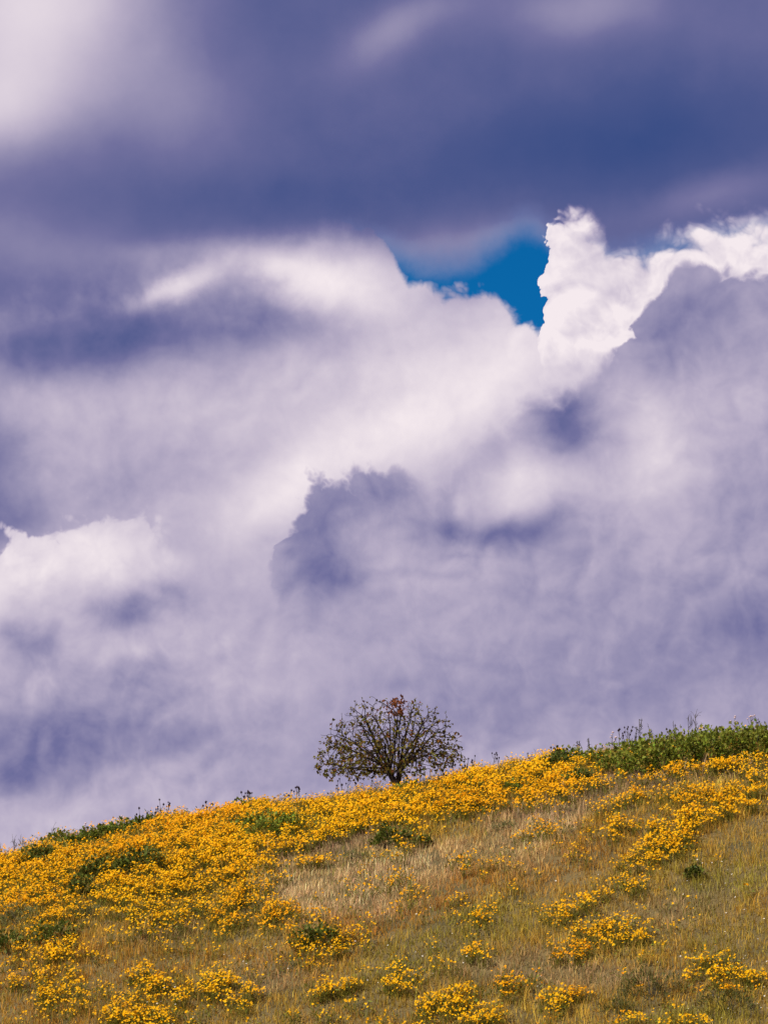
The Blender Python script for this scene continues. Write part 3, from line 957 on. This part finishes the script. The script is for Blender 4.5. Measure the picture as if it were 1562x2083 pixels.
BUSH_LABELS += [
    'dark green clump in the yellow drift straight downhill of the low crest bushes',
    'widest dark green clump in the yellow drift below the low crest bushes',
    'small dark clump touching the widest dark clump in the yellow drift',
    'dark clump in the yellow drift just above the flat grey-green patch',
    'flat grey-green feathery patch at the lower rim of the yellow drift',
    'broad dark green clump at the lower rim of the yellow drift',
    'largest grey-green feathery mound beside the dense yellow drift',
    'dark green clump just downhill of the largest grey-green mound',
    'dark green clump in flowers below the low end of the crest bush row',
    'largest fresh green leafy clump among dense yellow flowers',
    'fresh green clump beside the largest leafy clump, on the side away from the tree',
    'fresh green clump beside the largest leafy clump, on the tree side',
    'small fresh green clump in the yellow flowers right below the tree',
    'dark green clump with yellow flowers in dry grass downhill of the tree',
    'dark green clump among flowers where the crest thicket begins',
    'small isolated dark clump in olive grass below the long flower band',
    'large dark olive bush beside the thickest flower clump at the slope foot',
    'wide olive bush below the thickest flower clump at the slope foot',
    'smallest olive bush at the very foot of the slope',
    'dark green clump ringed with yellow flowers in rusty brown grass',
    'fresh green clump on the crest under a cluster of seed-head weeds',
    'small dark clump just below the tree end of the crest thicket',
    'small fresh green clump in the flower band between tree and thicket',
    'tiny dark clump in dry grass next to the clump downhill of the tree',
    'small grey-green tuft inside the dense yellow drift',
    'small grey-green tuft at the top edge of the pale straw grass',
    'small grey-green tuft in pale grass uphill of the rusty grass']
for bi, (bx, by, hw, hh, kind) in enumerate(BUSHES):
    if kind in ('hedge', 'crest'):
        hh *= 0.84 if by < 70.5 else 0.70
    elif kind == 'olive':
        hh *= 1.35
    elif kind in ('dark', 'leafy') and hw > 0.21:
        hh *= 1.3
        hw *= 1.15
    small = kind in ('grey', 'olive')
    n = int((900 if small else 640) * (hw * hh / 0.2) ** 0.8 * 0.9) + 60
    th, ph, rr = rng.uniform(0, 6.28, n), np.arcsin(rng.uniform(0.0, 1, n)), rng.uniform(0.45, 1.0, n) ** 0.5
    lump = 1 + 0.22 * np.sin(3 * th + bx * 7) + 0.16 * np.sin(5 * th + 4 * ph + by * 3)
    p_ = np.c_[np.cos(th) * np.cos(ph) * hw * 1.12, np.sin(th) * np.cos(ph) * hw * 0.9, np.sin(ph) * hh] * (rr * lump)[:, None]
    p_[:, 2] += 0.02
    d = unit(p_ / [hw, hw, hh]) + rng.normal(0, 0.55, (n, 3)) + [0, 0, 0.25]
    lnn = rng.uniform(0.05, 0.09, n) if small else rng.uniform(0.05, 0.10, n)
    wd = lnn * (rng.uniform(0.16, 0.28, n) if small else rng.uniform(0.6, 0.95, n))
    tn = np.array(BUSH_TINT[kind]) * rng.uniform(0.6, 1.55, (n, 1)) * (1 + rng.normal(0, 0.1, (n, 3)))
    v, f, c = leaves(p_, d, rng.normal(0, 0.4, (n, 3)) + [-0.25, -0.3, 0.9], lnn, wd, np.clip(tn, 0.004, 1))
    e_ = empty('leafy_bush', (bx, by, float(gz(bx, by)) - 0.02), category='bush', label=BUSH_LABELS[bi], group=BUSH_TEXT[kind][1])
    link('foliage', make_mesh('foliage', v, f, c, M_LEAF), e_, kind='stuff')
    st = []
    for s in range(9):
        q = p_[int(rng.integers(n))] * 0.9
        st.append(([(q[0] * 0.15, q[1] * 0.15, -0.02), (q[0] * 0.5, q[1] * 0.5, q[2] * 0.6), q], [0.008, 0.006, 0.003]))
    v, f = tubes(st, 4)
    link('stems', make_mesh('stems', v, f, mat=M_WEED), e_, kind='stuff')

# ------------------------------------------------------------------ dry seed-head weeds standing on the crest
SEED_V = unit(np.array([(0, 0, 1.3), (1, 0, 0), (0.3, 0.95, 0.1), (-0.8, 0.6, 0), (-0.8, -0.6, 0.1), (0.3, -0.95, 0), (0, 0, -1.0)]))
SEED_F = [(0, a, a % 5 + 1) for a in range(1, 6)] + [(6, a % 5 + 1, a) for a in range(1, 6)]
seed_me = make_mesh('seed_head', SEED_V * [1, 1, 1.25], SEED_F, mat=M_SEED)
pale_me = make_mesh('seed_head', SEED_V * [1.3, 1.3, 0.6], SEED_F, mat=M_PALE)
# x, height, seed heads, style
WEEDS = [(-5.36, 0.42, 3, 'seed'), (-5.26, 0.34, 2, 'seed'), (-4.93, 0.52, 4, 'seed'), (-4.82, 0.44, 3, 'seed'), (-5.05, 0.34, 2, 'seed'), (-3.92, 0.42, 4, 'seed'), (-3.85, 0.36, 2, 'seed'),
         (-3.12, 0.52, 5, 'seed'), (-3.02, 0.54, 4, 'seed'), (-2.94, 0.50, 4, 'seed'), (-3.22, 0.40, 3, 'seed'), (-2.10, 0.40, 3, 'seed'), (-1.95, 0.44, 4, 'seed'), (-1.85, 0.42, 3, 'seed'), (-2.2, 0.34, 2, 'seed'),
         (-1.02, 0.44, 3, 'seed'), (-0.90, 0.46, 2, 'seed'), (-0.82, 0.42, 3, 'seed'), (-0.6, 0.34, 2, 'seed'), (-0.3, 0.34, 2, 'seed'), (1.84, 0.42, 3, 'seed'), (1.97, 0.46, 3, 'seed'), (2.40, 0.46, 4, 'seed'), (2.55, 0.40, 2, 'seed'),
         (1.55, 0.38, 3, 'seed'), (3.2, 0.34, 2, 'seed'), (3.75, 0.34, 3, 'seed'), (4.30, 0.40, 3, 'spike'), (4.55, 0.44, 3, 'spike'), (5.02, 0.52, 6, 'umbel'), (5.23, 0.56, 5, 'seed'), (5.34, 0.58, 4, 'seed'), (5.48, 0.52, 4, 'seed'),
         (5.68, 0.72, 7, 'spike'), (5.60, 0.55, 4, 'spike'), (5.95, 0.55, 4, 'spike'), (6.45, 0.55, 4, 'spike'), (6.90, 0.66, 6, 'twig'), (6.75, 0.6, 5, 'twig'), (7.80, 0.5, 5, 'umbel'), (8.12, 0.52, 6, 'umbel'), (8.3, 0.5, 3, 'spike'),
         (-8.45, 0.36, 5, 'twig'), (-8.15, 0.42, 6, 'twig'), (-7.95, 0.36, 5, 'twig'), (-7.35, 0.40, 4, 'twig'), (-6.6, 0.34, 3, 'umbel'), (-5.8, 0.34, 3, 'umbel')]
WEED_TEXT = {'seed': ('dry dark weed with round black seed heads standing up against the sky on the crest', 'seed-head weeds on the crest'),
             'spike': ('feathery dark upright weed rising from the crest above the thicket end', 'feathery weeds on the crest'),
             'umbel': ('weed with pale pinkish flat flower heads on the crest', 'pale-headed weeds on the crest'),
             'twig': ('thin bare twiggy weed, wispy and leafless, on the crest', 'bare twiggy weeds on the crest')}
for (wx_, hgt, nh, style) in WEEDS:
    wy_ = 71.3 + rng.uniform(-0.25, 0.25)
    e_ = empty('dry_weed', (wx_, wy_, float(gz(wx_, wy_)) - 0.02), category='weed', label=WEED_TEXT[style][0], group=WEED_TEXT[style][1])
    segs, tips = [], []
    root_top = np.array([rng.normal(0, 0.05), rng.normal(0, 0.05), hgt])
    pts = np.array([[0, 0, 0], root_top * [0.4, 0.4, 0.5] + [rng.normal(0, 0.01), 0, 0], root_top])
    segs.append((pts, [0.007, 0.006, 0.004]))
    tips.append(root_top)
    for k in range(nh - 1):
        f_ = rng.uniform(0.35, 0.8)
        s_ = pts[0] * (1 - f_) + root_top * f_
        ang = rng.uniform(0, 6.28)
        ln_ = hgt * rng.uniform(0.2, 0.42)
        sp = 0.5 if style != 'spike' else 0.25
        e2 = s_ + np.array([math.cos(ang) * ln_ * sp, math.sin(ang) * ln_ * sp, ln_ * 0.8])
        segs.append(([s_, (s_ + e2) / 2 + [math.cos(ang) * 0.02, 0, -0.01], e2], [0.005, 0.004, 0.003]))
        tips.append(e2)
        if style == 'twig':
            for _ in range(2):
                e3 = e2 + rng.normal(0, 0.07, 3) + [0, 0, 0.05]
                segs.append(([(s_ + e2) / 2, (e2 + e3) / 2, e3], [0.004, 0.003, 0.002]))
    v, f = tubes(segs, 4)
    link('stems', make_mesh('stems', v, f, mat=M_WEED), e_, kind='stuff')
    if style in ('seed', 'umbel'):
        for tp in tips:
            h_ = link('seed_head', seed_me if style == 'seed' else pale_me, e_)
            h_.location = tp
            s_ = rng.uniform(0.018, 0.03)
            h_.scale = (s_, s_, s_)
    elif style == 'spike':
        nb = 46
        tt = rng.integers(len(tips), size=nb)
        bpos = np.array([tips[a] for a in tt]) * rng.uniform(0.55, 1.0, (nb, 1))
        v, f, c = leaves(bpos, rng.normal(0, 0.5, (nb, 3)) + [0, 0, 0.7], rng.normal(size=(nb, 3)), rng.uniform(0.03, 0.07, nb), rng.uniform(0.012, 0.022, nb), np.repeat([[0.06, 0.065, 0.03]], nb, 0) * rng.uniform(0.6, 1.4, (nb, 1)))
        link('leaflets', make_mesh('leaflets', v, f, c, M_LEAF), e_, kind='stuff')

# ------------------------------------------------------------------ the lone tree
TX, TY = 0.262, 71.45
trng = np.random.default_rng(5)
tree = empty('lone_tree', (TX, TY, float(gz(TX, TY)) + 0.21), category='tree', label='lone small wide-crowned tree with sparse leaves and dark forked trunk on the crest')


def crown_ok(p):
    x, y, z = p.T
    rx = np.where(x < 0, 1.72, 1.50)
    e = (np.abs(x) / rx) ** 2.3 + (np.abs(y) / 1.45) ** 2.3
    top = 0.25 + 1.62 * np.clip(1 - e, 0, 1) ** 0.52
    bot = 0.40 - 0.33 * np.clip(np.hypot(x, y) / 0.9, 0, 1) + 0.20 * np.clip(x, 0, 1.5)
    return (e < 1) & (z < top) & (z > bot)


att = trng.uniform([-1.75, -1.5, 0.1], [1.55, 1.5, 1.9], (30000, 3))
att = att[crown_ok(att)][:2300]
nodes = [np.array([0.02, 0, -0.30]), np.array([0.015, 0, -0.02]), np.array([-0.06, 0.01, 0.06]), np.array([-0.11, 0.0, 0.15]), np.array([-0.16, -0.02, 0.26]),
         np.array([0.065, -0.01, 0.08]), np.array([0.075, 0.0, 0.18]), np.array([0.07, 0.03, 0.29])]
par = [-1, 0, 1, 2, 3, 1, 5, 6]
ndir = [np.array([0, 0, 1.0])] * 8
# straight main limbs fanning out from the fork
for k in range(38):
    az_ = k * 2.39996 + trng.uniform(-0.3, 0.3)
    up_ = trng.uniform(0.12, 1.0) if k > 9 else trng.uniform(0.05, 0.35)
    dv = np.array([math.cos(az_) * math.cos(up_ * 1.5), math.sin(az_) * math.cos(up_ * 1.5), math.sin(up_ * 1.5) * 0.9 + 0.1])
    dv = dv / np.linalg.norm(dv)
    start = int(trng.choice([3, 4, 4]) if dv[0] < 0.0 else trng.choice([6, 7, 7])) if up_ < 0.75 else int(trng.choice([2, 3, 5, 6]))
    pos, prev, d_ = nodes[start].copy(), start, dv + np.array([0, 0, 0.25])
    for q_ in range(40):
        d_ = d_ / np.linalg.norm(d_) + trng.normal(0, 0.07, 3) + (dv - d_ / np.linalg.norm(d_)) * 0.12
        d_ = d_ / np.linalg.norm(d_)
        pos = pos + d_ * 0.06
        if q_ > 5 and not crown_ok((pos + d_ * 0.22)[None])[0]:
            break
        nodes.append(pos.copy())
        par.append(prev)
        ndir.append(d_.copy())
        prev = len(nodes) - 1
STEP = 0.055
alive = att.copy()
nkid = {}
for it in range(26):
    N = np.array(nodes[8:])
    d2 = ((alive[:, None] - N[None]) ** 2).sum(2)
    near = d2.argmin(1)
    new = []
    for k in np.unique(near):
        if nkid.get(k, 0) > 2:
            continue
        nkid[k] = nkid.get(k, 0) + 1
        g_ = unit((alive[near == k] - N[k])).sum(0)
        g_ = unit(unit(g_[None]) + ndir[k + 8][None] * 0.75 + unit(N[k] - [0, 0, -0.3])[None] * 0.30 + trng.normal(0, 0.08, (1, 3)))[0]
        new.append((N[k] + g_ * STEP, k + 8, g_))
    for q_, pk, g_ in new:
        nodes.append(q_)
        par.append(pk)
        ndir.append(g_)
    if not new:
        break
    Nn = np.array([a[0] for a in new])
    dn = np.sqrt(((alive[:, None] - Nn[None]) ** 2).sum(2)).min(1)
    alive = alive[dn > 0.075]
    if len(alive) < 12:
        break
# stray twigs past the crown's outline
base_n = len(nodes)
for k in range(8, base_n):
    p0 = nodes[k]
    if trng.random() < 0.30 and not crown_ok((p0 + ndir[k] * 0.12)[None])[0] and p0[2] > 0.3:
        prev, d_ = k, ndir[k] + p0 * [0.35, 0.35, 0.25]
        pos = p0.copy()
        for q_ in range(int(trng.integers(2, 5))):
            d_ = d_ / np.linalg.norm(d_) + trng.normal(0, 0.15, 3)
            pos = pos + d_ / np.linalg.norm(d_) * 0.05
            nodes.append(pos.copy())
            par.append(prev)
            ndir.append(d_ / np.linalg.norm(d_))
            prev = len(nodes) - 1
P = np.array(nodes)
par = np.array(par)
kids = [[] for _ in P]
for a, b in enumerate(par):
    if b >= 0:
        kids[b].append(a)
rad = np.zeros(len(P))
for a in range(len(P) - 1, -1, -1):
    rad[a] = (0.0038 ** 2.3 if not kids[a] else sum(rad[k] ** 2.3 for k in kids[a])) ** (1 / 2.3)
rad = np.minimum(rad, 0.085)
# chains: follow the thickest child
chains = []
stack = [0]
while stack:
    s = stack.pop()
    ch = [s] if par[s] < 0 else [int(par[s]), s]
    c_ = s
    while kids[c_]:
        ks = sorted(kids[c_], key=lambda k: -rad[k])
        stack += ks[1:]
        c_ = ks[0]
        ch.append(c_)
    chains.append(ch)
# limb roots: first nodes beyond the fork
owner = np.full(len(P), -1)
for a in range(len(P)):
    if a < 8:
        continue
    owner[a] = owner[par[a]] if par[a] >= 8 else a
limb_ids = [k for k in np.unique(owner) if k >= 0]
trunk_segs, limb_segs = [], {k: [] for k in limb_ids}
for ch in chains:
    own = [owner[k] for k in ch]
    cut = [k for k in ch if owner[k] < 0]
    if len(cut) >= 2:
        trunk_segs.append((P[cut], rad[cut] * 1.0 + 0.004))
    rest = [k for k in ch if owner[k] >= 0]
    if rest:
        r2 = [int(par[rest[0]])] + rest
        rr = rad[r2].copy()
        rr[0] = min(rr[0], rr[1] * 1.25)
        limb_segs[owner[rest[0]]].append((P[r2], rr))
v, f = tubes(trunk_segs, 8)
link('trunk', make_mesh('trunk', v, f, mat=M_BARK, smooth=True), tree)
dist_tip = np.zeros(len(P))
for a in range(len(P) - 1, -1, -1):
    dist_tip[a] = 0 if not kids[a] else 1 + min(dist_tip[k] for k in kids[a])
for k in limb_ids:
    if not limb_segs[k]:
        continue
    v, f = tubes(limb_segs[k], 5)
    lo = link('limb', make_mesh('limb', v, f, mat=M_BARK, smooth=True), tree)
    lo['kind'] = 'stuff'
    mine = np.nonzero((owner == k) & (dist_tip <= 2))[0]
    LB, LD = [], []
    for a in mine:
        x_, y_, z_ = P[a]
        edge = np.hypot(x_ / 1.7, y_ / 1.45)
        pr = 0.45 + 0.45 * (z_ < 0.85) + 0.35 * (x_ < -0.2) * (z_ < 1.0) + 0.25 * (edge > 0.8)
        if abs(x_ - 0.06) < 0.12 and z_ > 1.5:
            pr = 3.0
        for _ in range(int(trng.poisson(pr * 1.75 * (0.6 + 0.45 * (dist_tip[a] < 1))))):
            LB.append(P[a] + trng.normal(0, 0.012, 3))
            LD.append(ndir[a] * 0.4 + trng.normal(0, 0.7, 3) + [0, 0, -0.05])
    if LB:
        LB, LD = np.array(LB), np.array(LD)
        m = len(LB)
        tn = np.array([0.15, 0.12, 0.018]) * trng.uniform(0.55, 1.5, (m, 1)) * (1 + trng.normal(0, 0.12, (m, 3)))
        rust = (LB[:, 2] > 1.45) & (np.abs(LB[:, 0] - 0.05) < 0.25) | (trng.random(m) < 0.10)
        tn[rust] = np.array([0.20, 0.065, 0.02]) * trng.uniform(0.6, 1.3, (rust.sum(), 1))
        ln_ = trng.uniform(0.045, 0.09, m)
        v, f, c = leaves(LB, LD, trng.normal(0, 0.6, (m, 3)) + [0, -0.3, 0.7], ln_, ln_ * trng.uniform(0.6, 0.9, m), np.clip(tn, 0.004, 1))
        link('leaves', make_mesh('leaves', v, f, c, M_TREELEAF), lo, kind='stuff')
